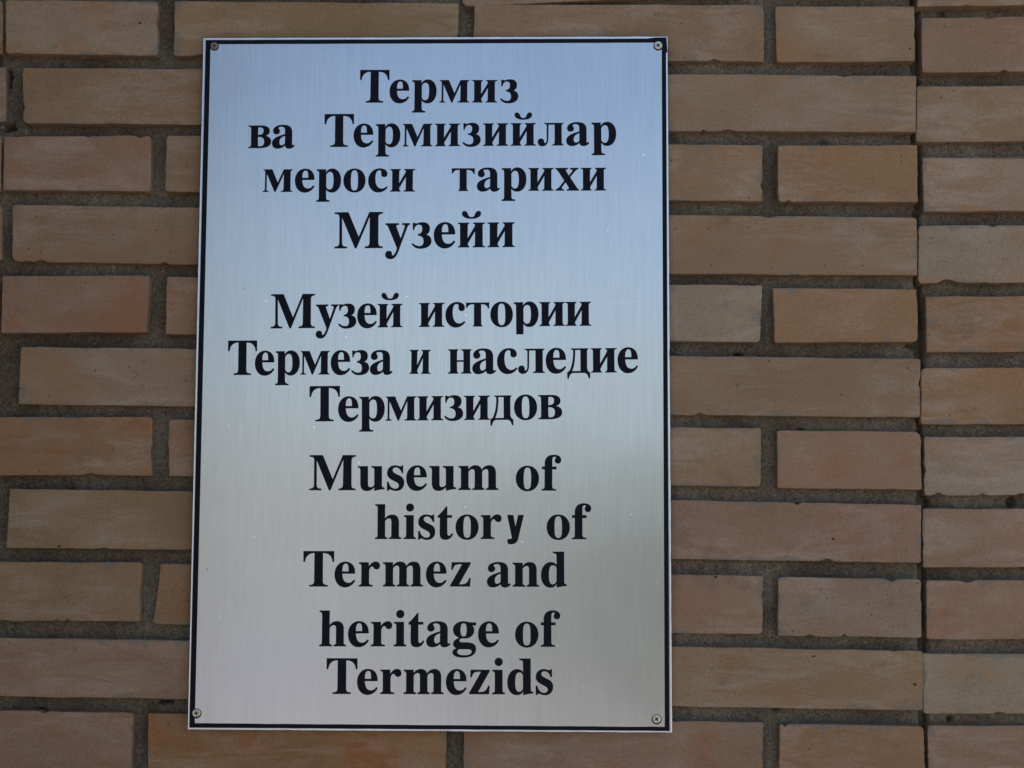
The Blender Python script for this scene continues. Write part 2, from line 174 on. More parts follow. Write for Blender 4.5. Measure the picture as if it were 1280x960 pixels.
scene.view_settings.view_transform = 'Standard'
scene.view_settings.look = 'None'
scene.view_settings.exposure = 0.88
scene.view_settings.gamma = 1.0
scene.render.resolution_x = 1024
scene.render.resolution_y = 768

rng = random.Random(7)

# ------------------------------------------------------------------ material helpers
def new_mat(name):
    m = bpy.data.materials.new(name)
    m.use_nodes = True
    nt = m.node_tree
    return m, nt, nt.nodes['Principled BSDF']

class NT:
    def __init__(s, nt): s.nt = nt
    def n(s, typ, **kw):
        nd = s.nt.nodes.new(typ)
        for k, v in kw.items(): setattr(nd, k, v)
        return nd
    def set(s, sock, v):
        if isinstance(v, bpy.types.NodeSocket): s.nt.links.new(v, sock)
        else: sock.default_value = v
    def noise(s, vec, scale, detail=4, rough=.55, dist=0.0):
        nd = s.n('ShaderNodeTexNoise')
        s.set(nd.inputs['Vector'], vec)
        nd.inputs['Scale'].default_value = scale
        nd.inputs['Detail'].default_value = detail
        nd.inputs['Roughness'].default_value = rough
        nd.inputs['Distortion'].default_value = dist
        return nd.outputs['Fac']
    def ramp(s, fac, a, b, lo=0.0, hi=1.0):
        nd = s.n('ShaderNodeMapRange')
        s.set(nd.inputs['Value'], fac)
        nd.inputs['From Min'].default_value = a; nd.inputs['From Max'].default_value = b
        s.set(nd.inputs['To Min'], lo); s.set(nd.inputs['To Max'], hi)
        return nd.outputs['Result']
    def math(s, op, a, b=0.0):
        nd = s.n('ShaderNodeMath', operation=op)
        s.set(nd.inputs[0], a); s.set(nd.inputs[1], b)
        return nd.outputs[0]
    def mix(s, fac, a, b, mode='MIX'):
        nd = s.n('ShaderNodeMix', data_type='RGBA', blend_type=mode)
        s.set(nd.inputs['Factor'], fac); s.set(nd.inputs[6], a); s.set(nd.inputs[7], b)
        return nd.outputs[2]
    def map(s, vec, scale=(1, 1, 1), loc=(0, 0, 0), rot=(0, 0, 0)):
        nd = s.n('ShaderNodeMapping')
        s.set(nd.inputs['Vector'], vec); s.set(nd.inputs['Location'], loc)
        nd.inputs['Scale'].default_value = scale; nd.inputs['Rotation'].default_value = rot
        return nd.outputs[0]
    def bump(s, h, strength, dist, normal=None):
        nd = s.n('ShaderNodeBump')
        s.set(nd.inputs['Height'], h)
        nd.inputs['Strength'].default_value = strength; nd.inputs['Distance'].default_value = dist
        if normal is not None: s.set(nd.inputs['Normal'], normal)
        return nd.outputs[0]

def brick_material():
    m, nt, p = new_mat('fired_clay')
    t = NT(nt)
    oi = t.n('ShaderNodeObjectInfo')
    tc = t.n('ShaderNodeTexCoord')
    off = t.n('ShaderNodeCombineXYZ')
    r100 = t.math('MULTIPLY', oi.outputs['Random'], 37.0)
    t.set(off.inputs[0], r100); t.set(off.inputs[1], t.math('MULTIPLY', r100, 1.7)); t.set(off.inputs[2], t.math('MULTIPLY', r100, 0.61))
    va = t.n('ShaderNodeVectorMath', operation='ADD')
    t.set(va.inputs[0], tc.outputs['Object']); t.set(va.inputs[1], off.outputs[0])
    v = va.outputs[0]
    base = oi.outputs['Color']
    blot = oi.outputs['Alpha']
    # broad cloudy variation
    n1 = t.noise(t.map(v, (1, 1, 1.6)), 9, 3, .5)
    c = t.mix(t.ramp(n1, .35, .7), t.mix(1.0, base, (.86, .86, .84, 1), 'MULTIPLY'), base)
    # orange-red mottling
    n2 = t.noise(t.map(v, (1, 1, 1.9), rot=(0, .25, 0)), 13, 5, .5, .5)
    f2 = t.math('MULTIPLY', t.ramp(n2, .53, .60), t.math('MULTIPLY', blot, 1.15))
    c = t.mix(f2, c, t.mix(1.0, base, (.97, .77, .62, 1), 'MULTIPLY'))
    # pale slurry dragged along the brick
    n3 = t.noise(t.map(v, (.42, 1, 1.7), rot=(0, .2, 0)), 40, 7, .68, .8)
    n3b = t.noise(v, 12, 2, .5)
    f3 = t.math('MULTIPLY', t.math('MULTIPLY', t.ramp(n3, .42, .64), t.ramp(n3b, .38, .56)), .62)
    c = t.mix(f3, c, t.mix(.5, base, (.54, .44, .34, 1)))
    # fine drag lines
    n4 = t.noise(t.map(v, (.12, 1, 3.4), rot=(0, -.05, 0)), 150, 4, .6)
    c = t.mix(t.ramp(n4, .5, .75, 0.0, .09), c, t.mix(1.0, c, (.72, .68, .64, 1), 'MULTIPLY'))
    # grain
    n5 = t.noise(v, 520, 3, .75)
    c = t.mix(t.ramp(n5, .36, .66, 0.0, .75), c, t.mix(1.0, c, (.72, .69, .66, 1), 'MULTIPLY'))
    # soot smudges
    n6 = t.noise(v, 22, 5, .7)
    c = t.mix(t.ramp(n6, .60, .76, 0.0, .45), c, (.10, .085, .07, 1))
    # mortar dragged over the arrises
    gen = t.n('ShaderNodeSeparateXYZ'); t.set(gen.inputs[0], tc.outputs['Generated'])
    ez = t.math('MINIMUM', gen.outputs[2], t.math('SUBTRACT', 1.0, gen.outputs[2]))
    ex = t.math('MULTIPLY', t.math('MINIMUM', gen.outputs[0], t.math('SUBTRACT', 1.0, gen.outputs[0])), 3.5)
    ed = t.math('MINIMUM', ez, ex)
    reach = t.math('MULTIPLY', t.ramp(t.noise(v, 38, 4, .65), .50, .78), .22)
    sm = t.ramp(t.math('SUBTRACT', reach, ed), -.01, .03)
    c = t.mix(t.math('MULTIPLY', sm, .72), c, (.215, .175, .13, 1))
    # dark pits
    vo = t.n('ShaderNodeTexVoronoi', feature='F1')
    t.set(vo.inputs['Vector'], t.map(v, (1, 1, 1.5))); vo.inputs['Scale'].default_value = 60; vo.inputs['Randomness'].default_value = 1
    sel = t.n('ShaderNodeSeparateColor'); t.set(sel.inputs[0], vo.outputs['Color'])
    wob = t.math('ADD', vo.outputs['Distance'], t.math('MULTIPLY', t.noise(v, 420, 2, .6), .14))
    pit = t.math('MULTIPLY', t.ramp(wob, .17, .13), t.ramp(sel.outputs[0], .93, .95))
    c = t.mix(t.math('MULTIPLY', pit, .82), c, (.035, .022, .014, 1))
    # tiny specks
    vo2 = t.n('ShaderNodeTexVoronoi', feature='F1')
    t.set(vo2.inputs['Vector'], v); vo2.inputs['Scale'].default_value = 230
    sel2 = t.n('ShaderNodeSeparateColor'); t.set(sel2.inputs[0], vo2.outputs['Color'])
    sp = t.math('MULTIPLY', t.ramp(vo2.outputs['Distance'], .28, .15), t.ramp(sel2.outputs[1], .975, .985))
    c = t.mix(t.math('MULTIPLY', sp, .6), c, (.05, .035, .025, 1))
    # scratches: thin ridged noise, only in places
    n7 = t.noise(t.map(v, (.35, 1, 1.0), rot=(0, .9, 0)), 60, 1, .4, .3)
    ridge = t.ramp(t.math('ABSOLUTE', t.math('SUBTRACT', n7, .5)), .0, .006, 1.0, 0.0)
    scr = t.math('MULTIPLY', ridge, t.ramp(t.noise(v, 17, 2, .5), .73, .76))
    c = t.mix(t.math('MULTIPLY', scr, .6), c, (.06, .04, .03, 1))
    t.set(p.inputs['Base Color'], c)
    p.inputs['Roughness'].default_value = .88
    p.inputs['Specular IOR Level'].default_value = .25
    h = t.math('ADD', t.math('MULTIPLY', n3, .5), t.math('MULTIPLY', n4, .15))
    h = t.math('ADD', h, t.math('MULTIPLY', n5, .55))
    h = t.math('SUBTRACT', h, t.math('MULTIPLY', pit, 1.6))
    h = t.math('SUBTRACT', h, t.math('MULTIPLY', scr, .6))
    h = t.math('ADD', h, t.math('MULTIPLY', t.noise(v, 35, 4, .5), .9))
    t.set(p.inputs['Normal'], t.bump(h, .9, .0011))
    return m

def mortar_material():
    m, nt, p = new_mat('sand_mortar')
    t = NT(nt)
    tc = t.n('ShaderNodeTexCoord'); v = tc.outputs['Object']
    a = t.noise(v, 14, 4, .6)
    c = t.mix(t.ramp(a, .36, .64), (.125, .092, .064, 1), (.225, .182, .132, 1))
    g = t.noise(v, 420, 3, .75)
    c = t.mix(t.ramp(g, .38, .72), t.mix(1.0, c, (.6, .58, .56, 1), 'MULTIPLY'), t.mix(1.0, c, (1.35, 1.33, 1.3, 1), 'MULTIPLY'))
    vo = t.n('ShaderNodeTexVoronoi', feature='F1')
    t.set(vo.inputs['Vector'], v); vo.inputs['Scale'].default_value = 330
    sel = t.n('ShaderNodeSeparateColor'); t.set(sel.inputs[0], vo.outputs['Color'])
    lt = t.math('MULTIPLY', t.ramp(vo.outputs['Distance'], .35, .2), t.ramp(sel.outputs[0], .985, .99))
    c = t.mix(t.math('MULTIPLY', lt, .6), c, (.4, .36, .3, 1))
    dk = t.math('MULTIPLY', t.ramp(vo.outputs['Distance'], .4, .2), t.ramp(sel.outputs[1], .88, .9))
    c = t.mix(t.math('MULTIPLY', dk, .7), c, (.03, .025, .02, 1))
    t.set(p.inputs['Base Color'], c)
    p.inputs['Roughness'].default_value = .95
    p.inputs['Specular IOR Level'].default_value = .15
    h = t.math('ADD', g, t.math('MULTIPLY', t.noise(v, 160, 3, .6), 1.2))
    t.set(p.inputs['Normal'], t.bump(h, 1.0, .0012))
    return m

def plate_material():
    m, nt, p = new_mat('brushed_aluminium')
    t = NT(nt)
    tc = t.n('ShaderNodeTexCoord'); v = tc.outputs['Object']
    s1 = t.noise(t.map(v, (1, 1, .02)), 1500, 3, .6)      # hairline brushing, up and down the plate
    s2 = t.noise(t.map(v, (1, 1, .05)), 260, 3, .6)
    s3 = t.noise(t.map(v, (.06, 1, 1)), 900, 2, .6)       # faint cross rub
    cl = t.noise(v, 7, 4, .55)
    f = t.math('ADD', t.math('MULTIPLY', s1, .6), t.math('MULTIPLY', s2, .4))
    c = t.mix(t.ramp(f, .38, .62), (.498, .472, .458, 1), (.560, .530, .515, 1))
    c = t.mix(t.ramp(s3, .45, .75, 0, .18), c, (.62, .595, .58, 1))
    c = t.mix(t.ramp(cl, .45, .75, 0, .25), c, (.46, .42, .43, 1))
    # dust specks and small nicks
    vo = t.n('ShaderNodeTexVoronoi', feature='F1')
    t.set(vo.inputs['Vector'], v); vo.inputs['Scale'].default_value = 75
    sel = t.n('ShaderNodeSeparateColor'); t.set(sel.inputs[0], vo.outputs['Color'])
    dk = t.math('MULTIPLY', t.ramp(vo.outputs['Distance'], .075, .035), t.ramp(sel.outputs[0], .955, .96))
    wt = t.math('MULTIPLY', t.ramp(vo.outputs['Distance'], .08, .03), t.ramp(sel.outputs[1], .97, .975))
    c = t.mix(t.math('MULTIPLY', dk, .75), c, (.12, .11, .10, 1))
    c = t.mix(t.math('MULTIPLY', wt, .6), c, (.95, .95, .93, 1))
    n7 = t.noise(t.map(v, (.5, 1, 1), rot=(0, .5, 0)), 9, 1, .4, .2)
    ridge = t.ramp(t.math('ABSOLUTE', t.math('SUBTRACT', n7, .5)), .0, .0012, 1.0, 0.0)
    scr = t.math('MULTIPLY', ridge, t.ramp(t.noise(v, 11, 2, .5), .56, .62))
    c = t.mix(t.math('MULTIPLY', scr, .22), c, (.95, .95, .95, 1))
    t.set(p.inputs['Base Color'], c)
    p.inputs['Metallic'].default_value = 1.0
    p.inputs['Roughness'].default_value = .265
    p.inputs['Anisotropic'].default_value = .55
    tg = t.n('ShaderNodeTangent', direction_type='UV_MAP', uv_map='plate_uv')
    t.set(p.inputs['Tangent'], tg.outputs[0])
    h = s1
    b0 = t.bump(t.noise(v, 6, 2, .4), .35, .004)          # slight unevenness of the thin sheet
    b1 = t.bump(h, .025, .00008, b0)
    t.set(p.inputs['Normal'], b1)
    return m

def simple_material(name, col, rough, metal=0.0, var=.15, scale=300, spec=.5):
    m, nt, p = new_mat(name)
    t = NT(nt)
    tc = t.n('ShaderNodeTexCoord')
    n = t.noise(tc.outputs['Object'], scale, 4, .6)
    dark = tuple(x * (1 - var) for x in col) + (1,)
    lite = tuple(min(1, x * (1 + var)) for x in col) + (1,)
    t.set(p.inputs['Base Color'], t.mix(t.ramp(n, .3, .7), dark, lite))
    p.inputs['Roughness'].default_value = rough
    p.inputs['Metallic'].default_value = metal
    p.inputs['Specular IOR Level'].default_value = spec
    return m

M_BRICK = brick_material()
M_MORTAR = mortar_material()
M_PLATE = plate_material()
M_EDGE = simple_material('cut_aluminium_edge', (.80, .79, .80), .42, 1.0, .12)
M_INK = simple_material('black_enamel', (.005, .005, .010), .5, 0, .3, spec=.12)
M_SCREW = simple_material('zinc_screw', (.62, .57, .47), .38, 1.0, .3, 900)
M_RUST = simple_material('tarnished_screw', (.30, .23, .19), .55, .8, .4, 900)
M_SLOT = simple_material('screw_dark', (.02, .018, .014), .8, 0, .3)  # dark tone of the cross and the ring around the head
M_LEAF = simple_material('leaf_green', (.225, .245, .165), .6, 0, .4, 2)
M_ADDED_ROAD = simple_material('added_road_grey', (.240, .262, .290), .9, 0, .15, 3)  # blue-grey chosen to cool the plate's reflection
M_GROUND = simple_material('paving_concrete', (.31, .26, .205), .9, 0, .2, 3)

# ------------------------------------------------------------------ object helpers
def mesh_obj(name, verts, faces, mat, parent=None, loc=(0, 0, 0), smooth=False):
    me = bpy.data.meshes.new(name)
    me.from_pydata(verts, [], faces)
    me.update()
    if mat: me.materials.append(mat)
    if smooth:
        me.shade_smooth()
    o = bpy.data.objects.new(name, me)
    COL.objects.link(o)
    o.location = loc
    if parent: o.parent = parent
    return o

def empty(name, loc, label, cat):
    o = bpy.data.objects.new(name, None)
    COL.objects.link(o)
    o.location = loc
    o['label'] = label; o['category'] = cat; o['kind'] = 'thing'
    return o

# ------------------------------------------------------------------ ground
g = 600.0
gr = mesh_obj('ground', [(-g, -g, 0), (g, -g, 0), (g, g, 0), (-g, g, 0)], [(0, 1, 2, 3)], M_GROUND)
gr['kind'] = 'structure'

rd_ = mesh_obj('added_road', [(-g, -60, .004), (g, -60, .004), (g, -5.5, .004), (-g, -5.5, .004)], [(0, 1, 2, 3)], M_ADDED_ROAD)  # unseen strip added behind the camera to cool what the plate mirrors
rd_['kind'] = 'structure'

# ------------------------------------------------------------------ brick walls
FRONT = {'P': 0.0, 'R': 0.006, 'L': 0.005}
pier = empty('brick_pier', (0, .05, 0), 'tan brick pier with deep sandy joints that carries the museum plaque', 'pier')
wall_r = empty('brick_wall', (.9, .05, 0), 'set back strip of tan brick wall beyond the straight joint at the right edge', 'wall')
wall_l = empty('brick_wall', (-.9, .05, 0), 'thin sliver of brick wall beyond the joint at the far left edge', 'wall')
OWNER = {'P': pier, 'R': wall_r, 'L': wall_l}
TONES = {'w': (0.39, 0.284, 0.181), 't': (0.361, 0.224, 0.122), 'g': (0.37, 0.243, 0.145), 'p': (0.37, 0.216, 0.127), 'o': (0.377, 0.21, 0.105), 'y': (0.344, 0.217, 0.11), 'k': (0.356, 0.184, 0.08)}

def brick_outline(c, rnd, step=.0024):
    (x0, z0, x1, z1, x2, z2, x3, z3) = c
    P = [Vector((x0, z0)), Vector((x1, z1)), Vector((x2, z2)), Vector((x3, z3))]
    pts = []
    seed = rnd.uniform(0, 500)
    rr = [max(.0009, rnd.gauss(.0019, .0009)) for _ in range(4)]
    if rnd.random() < .3: rr[rnd.randrange(4)] = rnd.uniform(.004, .008)
    for i in range(4):
        a, b, d = P[i], P[(i + 1) % 4], P[(i - 1) % 4]
        # rounded corner at a
        e0 = (d - a).normalized(); e1 = (b - a).normalized(); r = rr[i]
        for k in range(4):
            t = k / 3
            pts.append((a + e0 * r * (1 - t) ** 2 + e1 * r * t ** 2, (-e0 - e1).normalized()))
        L = (b - a).length
        nrm = Vector((-(b - a).y, (b - a).x)).normalized()    # outward (clockwise walk)
        s = r + step; end = L - rr[(i + 1) % 4] - step * .5
        while s < end:
            pts.append((a + e1 * s, nrm)); s += step * rnd.uniform(.7, 1.3)
    chips = [(rnd.randrange(len(pts)), rnd.uniform(.0006, .0024), rnd.uniform(.6, 2.0)) for _ in range(rnd.choice([0, 1, 2, 3, 5]))]
    out = []
    n = len(pts)
    for i, (p, nn) in enumerate(pts):
        side = abs(nn.x) > .8
        w = noise.noise((p.x * 28 + seed, p.y * 28, 0)) * .0006 + noise.noise((p.x * 190, p.y * 190, seed)) * (.00045 if side else .00022) + noise.noise((p.x * 520, p.y * 520, seed)) * (.0004 if side else .00022)
        for ci, cd, cw in chips:
            dd = min(abs(i - ci), n - abs(i - ci))
            w -= cd * math.exp(-(dd / cw) ** 2)
        out.append(p + nn * w)
    return out

def brick_mesh(c, y0, depth, rnd):
    cx = sum(c[0::2]) / 4; cz = sum(c[1::2]) / 4
    o = brick_outline(c, rnd)
    n = len(o)
    tx, tz, ty = rnd.gauss(0, .006), rnd.gauss(0, .014), rnd.gauss(0, .0009)
    cc = Vector((cx, cz))
    def ring(inset, y):
        r = []
        for i in range(n):
            p = o[i]; a = o[i - 1]; b = o[(i + 1) % n]
            d = (b - a); nr = Vector((d.y, -d.x)).normalized() if d.length else Vector((0, 0))
            q = p + nr * inset
            r.append((q.x - cx, y + ty + (q.x - cx) * tx * .4 + (q.y - cz) * tz, q.y - cz))
        return r
    e = rnd.uniform(.0005, .0009)
    rings = [ring(0, depth), ring(0, e * 1.1), ring(e * .3, e * .35), ring(e, 0)]
    V = [v for r in rings for v in r]
    F = []
    for k in range(3):
        for i in range(n):
            j = (i + 1) % n
            F.append((k * n + i, k * n + j, (k + 1) * n + j, (k + 1) * n + i))
    F.append(tuple(range(3 * n, 4 * n)))
    return V, F, (cx, y0, cz)

def add_brick(wkey, c, tone, blot, rnd, name='brick'):
    V, F, loc = brick_mesh(c, FRONT[wkey], .04, rnd)
    ow = OWNER[wkey]
    o = mesh_obj(name, V, F, M_BRICK, ow, (loc[0] - ow.location.x, loc[1] - ow.location.y, loc[2] - ow.location.z))
    j = rnd.uniform(.95, 1.05)
    col = TONES[tone]
    o.color = (col[0] * j, col[1] * j * rnd.uniform(.985, 1.015), col[2] * j * rnd.uniform(.97, 1.03), blot)
    return o

for wk, c, tone, blot in BRICKS:
    add_brick(wk, c, tone, blot, rng)

# masonry that carries on outside the picture, in the same bond, joined into one part per wall
def surround(wkey, xr, zr, hole, x_start, seed):
    rnd = random.Random(seed)
    V = []; F = []
    pitch = .0608; zc0 = 1.75
    z = zr[0]; k = 0
    ow = OWNER[wkey]; y0 = FRONT[wkey]
    while z < zr[1]:
        x = x_start[k % 2]
        while x < xr[1] - .02:
            L = .25
            a, b = max(x, xr[0]), min(x + L, xr[1])
            if b - a > .03 and not (a < hole[1] and b > hole[0] and z + .0487 > hole[2] and z < hole[3]):
                dy = rnd.gauss(0, .0008); n0 = len(V); e = .001
                for (xx, zz, yy) in ((a, z, .03), (b, z, .03), (b, z + .0487, .03), (a, z + .0487, .03),
                                     (a, z, e), (b, z, e), (b, z + .0487, e), (a, z + .0487, e),
                                     (a + e, z + e, 0), (b - e, z + e, 0), (b - e, z + .0477, 0), (a + e, z + .0477, 0)):
                    V.append((xx - ow.location.x, y0 + yy + dy - ow.location.y, zz - ow.location.z))
                for q in (0, 4):
                    for i in range(4):
                        j = (i + 1) % 4
                        F.append((n0 + q + i, n0 + q + j, n0 + q + 4 + j, n0 + q + 4 + i))
                F.append((n0 + 8, n0 + 9, n0 + 10, n0 + 11))
            x += L + .012
        z += pitch; k += 1
    o = mesh_obj('outer_brickwork', V, F, M_BRICK, ow)
    o['kind'] = 'stuff'
    o.color = (.327, .206, .117, .3)

#@@BOUNDS@@
ZB, ZT = 1.4, 2.05                          # rows built one by one lie between these heights
XL_P, XR_P = -.372, .422
allz = [v for b in BRICKS for v in b[1][1::2]]
zlow, zhigh = min(allz), max(allz)
base_z = zlow - .0121
def rows_below(z0): 
    n = int(z0 / .0608)
    return z0 - .0487 - n * .0608 + (0 if z0 - .0487 - n * .0608 > 0 else .0608)
surround('P', (XL_P + .006, XR_P - .004), (rows_below(base_z), 3.2), (-9, 9, zlow - .008, zhigh + .006), (XL_P - .12, XL_P - .01), 3)
surround('R', (XR_P + .004, 3.0), (rows_below(base_z - .004), 3.2), (-9, .668, zlow - .008, zhigh + .006), (XR_P + .004, XR_P - .12), 4)
surround('L', (-3.0, XL_P - .004), (rows_below(base_z + .01), 3.2), (-.51, 9, 1.70, zhigh + .006), (-3.0, -3.13), 5)

# mortar: a real sandy sheet behind the bricks, with rougher relief where it can be seen
def value_noise(X, Z, scale, seed):
    r = np.random.RandomState(seed)
    G = r.rand(256, 256)
    x = X * scale; z = Z * scale
    xi = np.floor(x).astype(int); zi = np.floor(z).astype(int)
    fx = x - xi; fz = z - zi
    fx = fx * fx * (3 - 2 * fx); fz = fz * fz * (3 - 2 * fz)
    g00 = G[xi % 256, zi % 256]; g10 = G[(xi + 1) % 256, zi % 256]
    g01 = G[xi % 256, (zi + 1) % 256]; g11 = G[(xi + 1) % 256, (zi + 1) % 256]
    return (g00 * (1 - fx) + g10 * fx) * (1 - fz) + (g01 * (1 - fx) + g11 * fx) * fz - .5

def grid_obj(name, xs, zs, yfun, parent, mat):
    X, Z = np.meshgrid(xs, zs)
    Y = yfun(X, Z)
    co = np.stack([X - parent.location.x, Y - parent.location.y, Z - parent.location.z], -1).reshape(-1, 3).astype(np.float32)
    nx, nz = len(xs), len(zs)
    idx = (np.arange(nz - 1)[:, None] * nx + np.arange(nx - 1)[None, :]).ravel()
    f = np.stack([idx, idx + 1, idx + nx + 1, idx + nx], -1).astype(np.int32)
    me = bpy.data.meshes.new(name)
    me.vertices.add(len(co)); me.vertices.foreach_set('co', co.ravel())
    me.loops.add(f.size); me.loops.foreach_set('vertex_index', f.ravel())
    me.polygons.add(len(f)); me.polygons.foreach_set('loop_start', np.arange(0, f.size, 4, dtype=np.int32))
    me.update(calc_edges=True)
    me.materials.append(mat)
    me.shade_smooth()
    o = bpy.data.objects.new(name, me); COL.objects.link(o); o.parent = parent
    return o

def relief(base):
    def fn(X, Z):
        y = base + .0036 * value_noise(X, Z, 22, 1) + .0026 * value_noise(X, Z, 70, 2) + .0018 * value_noise(X, Z, 210, 3) + .0009 * value_noise(X, Z, 420, 4)
        h = value_noise(X, Z, 48, 9)
        y += np.clip(h - .44, 0, 1) * .12                      # little voids
        # the unfilled straight joints between the pier and its neighbours
        dx = XR_EDGE(Z)
        y += .026 * np.exp(-((X - dx - .0022) / (.0026 + .002 * value_noise(X, Z, 60, 17))) ** 2)
        for vx, vz, vw, vh in VOIDS:
            rr = ((X - vx) / vw) ** 2 + ((Z - vz) / vh) ** 2 + 1.2 * value_noise(X, Z, 500, 21)
            y += .018 * np.clip(1.4 - rr, 0, 1)
        return y
    return fn
def XR_EDGE(Z):
    return np.interp(Z, [1.4, 2.1], JOINT_X)
pr = [b for b in BRICKS if b[0] == 'P']
JOINT_X = (max(b[1][4] for b in pr if b[1][5] < 1.48), max(b[1][2] for b in pr if b[1][3] > 2.02))
st = .0016
split_r = sum(JOINT_X) / 2 + .002
split_l = -.385
zs = np.arange(1.36, 2.16, st)
grid_obj('mortar', np.arange(split_l, split_r + st, st), zs, relief(.0098), pier, M_MORTAR)
grid_obj('mortar', np.arange(split_r + st, .70, st), zs, relief(.0150), wall_r, M_MORTAR)
grid_obj('mortar', np.arange(-.56, split_l, st), zs, relief(.0150), wall_l, M_MORTAR)
# solid core of the walls behind the joints
def box(name, a, b, mat, parent):
    (x0, y0, z0), (x1, y1, z1) = a, b
    l = parent.location
    V = [(x - l.x, y - l.y, z - l.z) for x in (x0, x1) for y in (y0, y1) for z in (z0, z1)]
    F = [(0, 1, 3, 2), (4, 6, 7, 5), (0, 4, 5, 1), (2, 3, 7, 6), (0, 2, 6, 4), (1, 5, 7, 3)]
    return mesh_obj(name, V, F, mat, parent)
box('core', (XL_P, .024, 0), (XR_P, .35, 3.25), M_MORTAR, pier)
box('core', (XR_P + .0005, .025, 0), (3.0, .35, 3.25), M_MORTAR, wall_r)
box('core', (-3.0, .025, 0), (XL_P - .0005, .35, 3.25), M_MORTAR, wall_l)

# unseen wall added at the left to darken that side of the brickwork
side = empty('shade_wall', (-.85, -.5, 0), 'added brick wall out of view at the left, shading that side', 'wall')
OWNER['S'] = side
box('core', (-1.0, -1.25, 0), (-.615, .02, 3.25), M_MORTAR, side)
def shade_wall_bricks():
    V = []; F = []; l = side.location; z = .03; k = 0
    rnd = random.Random(12)
    while z < 3.15:
        y = -1.27 + (k % 2) * .13
        while y < -.01:
            y1 = min(y + (.12 if (k % 2 and y < -1.13) else .25), 0)
            if y1 - y > .04:
                n0 = len(V); d = rnd.gauss(0, .0008)
                for (yy, zz, xx) in ((y, z, -.62), (y1, z, -.62), (y1, z + .0487, -.62), (y, z + .0487, -.62),
                                     (y, z, -.6075 + d), (y1, z, -.6075 + d), (y1, z + .0487, -.6075 + d), (y, z + .0487, -.6075 + d)):
                    V.append((xx - l.x, yy - l.y, zz - l.z))
                for i in range(4):
                    j = (i + 1) % 4
                    F.append((n0 + i, n0 + j, n0 + 4 + j, n0 + 4 + i))
                F.append((n0 + 4, n0 + 5, n0 + 6, n0 + 7))
            y = y1 + .012
        z += .0608; k += 1
    o = mesh_obj('outer_brickwork', V, F, M_BRICK, side); o['kind'] = 'stuff'; o.color = (.327, .206, .117, .3)
shade_wall_bricks()

# planting across the forecourt, behind the camera, that the brushed plate mirrors
def hedge():
    rnd = random.Random(31)
    V = []; F = []
    clumps = [(.3 + rnd.uniform(0, 1) ** 1.5 * 20, -9.5 + rnd.uniform(-.8, .8), rnd.uniform(.5, .8)) for _ in range(190)]
    for cx, cy, r in clumps:
        top = 1.75 + .11 * min(cx, 8) + .3 * noise.noise((cx * .35, 3.1, 0))
        for _ in range(260):
            th = rnd.uniform(0, 6.283); ph = rnd.uniform(0, 1) ** .5
            p = Vector((cx + math.cos(th) * r * ph * 1.2, cy + math.sin(th) * r * ph, rnd.uniform(.02, top) ))
            a = Vector((rnd.gauss(0, 1), rnd.gauss(0, 1), rnd.gauss(0, 1))).normalized() * rnd.uniform(.10, .2)
            b = a.orthogonal().normalized() * rnd.uniform(.05, .1)
            n0 = len(V)
            V += [p - a, p + b, p + a, p - b]; F.append((n0, n0 + 1, n0 + 2, n0 + 3))
    o = mesh_obj('hedge', V, F, M_LEAF)
    o['kind'] = 'stuff'
hedge()

# ------------------------------------------------------------------ museum plaque
sign = empty('museum_plaque', (0, SIGN_Y, SIGN_Z), 'brushed metal museum plaque with black Cyrillic and English lettering, screwed to the brick pier', 'sign')
sign.rotation_euler = (0, -SIGN_ANGLE, 0)
PT = .0018
def plate():
    nx, nz = 24, 34
    w, h = SIGN_W / 2, SIGN_H / 2
    V = []; F = []
    for j in range(nz + 1):
        for i in range(nx + 1):
            V.append((-w + 2 * w * i / nx, 0, -h + 2 * h * j / nz))
    for j in range(nz):
        for i in range(nx):
            a = j * (nx + 1) + i
            F.append((a, a + 1, a + nx + 2, a + nx + 1))
    o = mesh_obj('plate', V, F, M_PLATE, sign)
    uv = o.data.uv_layers.new(name='plate_uv')
    for l in o.data.loops:
        c = o.data.vertices[l.vertex_index].co
        uv.data[l.index].uv = (c.x + .5, c.z + .5)      # tangent runs across the vertical brushing
    return o
plate()
# cut rim of the plate, a slightly proud bright arris with its thickness behind
def rim():
    w, h = SIGN_W / 2, SIGN_H / 2
    V = []; F = []
    prof = [(0, .00003), (-.0006, -.00004), (.0002, .0002), (.00025, PT)]
    prof = [(-.0007, -.00002), (-.0001, -.00006), (.00022, .00012), (.00025, PT)]
    rnd = random.Random(5)
    per = []
    def seg(a, b, n):
        for i in range(n): per.append((a[0] + (b[0] - a[0]) * i / n, a[1] + (b[1] - a[1]) * i / n))
    seg((-w, -h), (w, -h), 60); seg((w, -h), (w, h), 90); seg((w, h), (-w, h), 60); seg((-w, h), (-w, -h), 90)
    n = len(per)
    for (x, z) in per:
        sx = (1 if x >= w - 1e-6 else -1 if x <= -w + 1e-6 else 0); sz = (1 if z >= h - 1e-6 else -1 if z <= -h + 1e-6 else 0)
        jit = rnd.gauss(0, .00006) - (.0004 if rnd.random() < .02 else 0)
        for k, (o, y) in enumerate(prof):
            q = o + (jit if k else 0)
            V.append((x + sx * q, y, z + sz * q))
    m = len(prof)
    for i in range(n):
        j = (i + 1) % n
        for k in range(m - 1):
            F.append((i * m + k, j * m + k, j * m + k + 1, i * m + k + 1))
    return mesh_obj('rim', V, F, M_EDGE, sign)
rim()
w_, h_ = SIGN_W / 2, SIGN_H / 2
mesh_obj('plate_back', [(-w_, PT, -h_), (w_, PT, -h_), (w_, PT, h_), (-w_, PT, h_)], [(0, 1, 2, 3)], M_EDGE, sign)

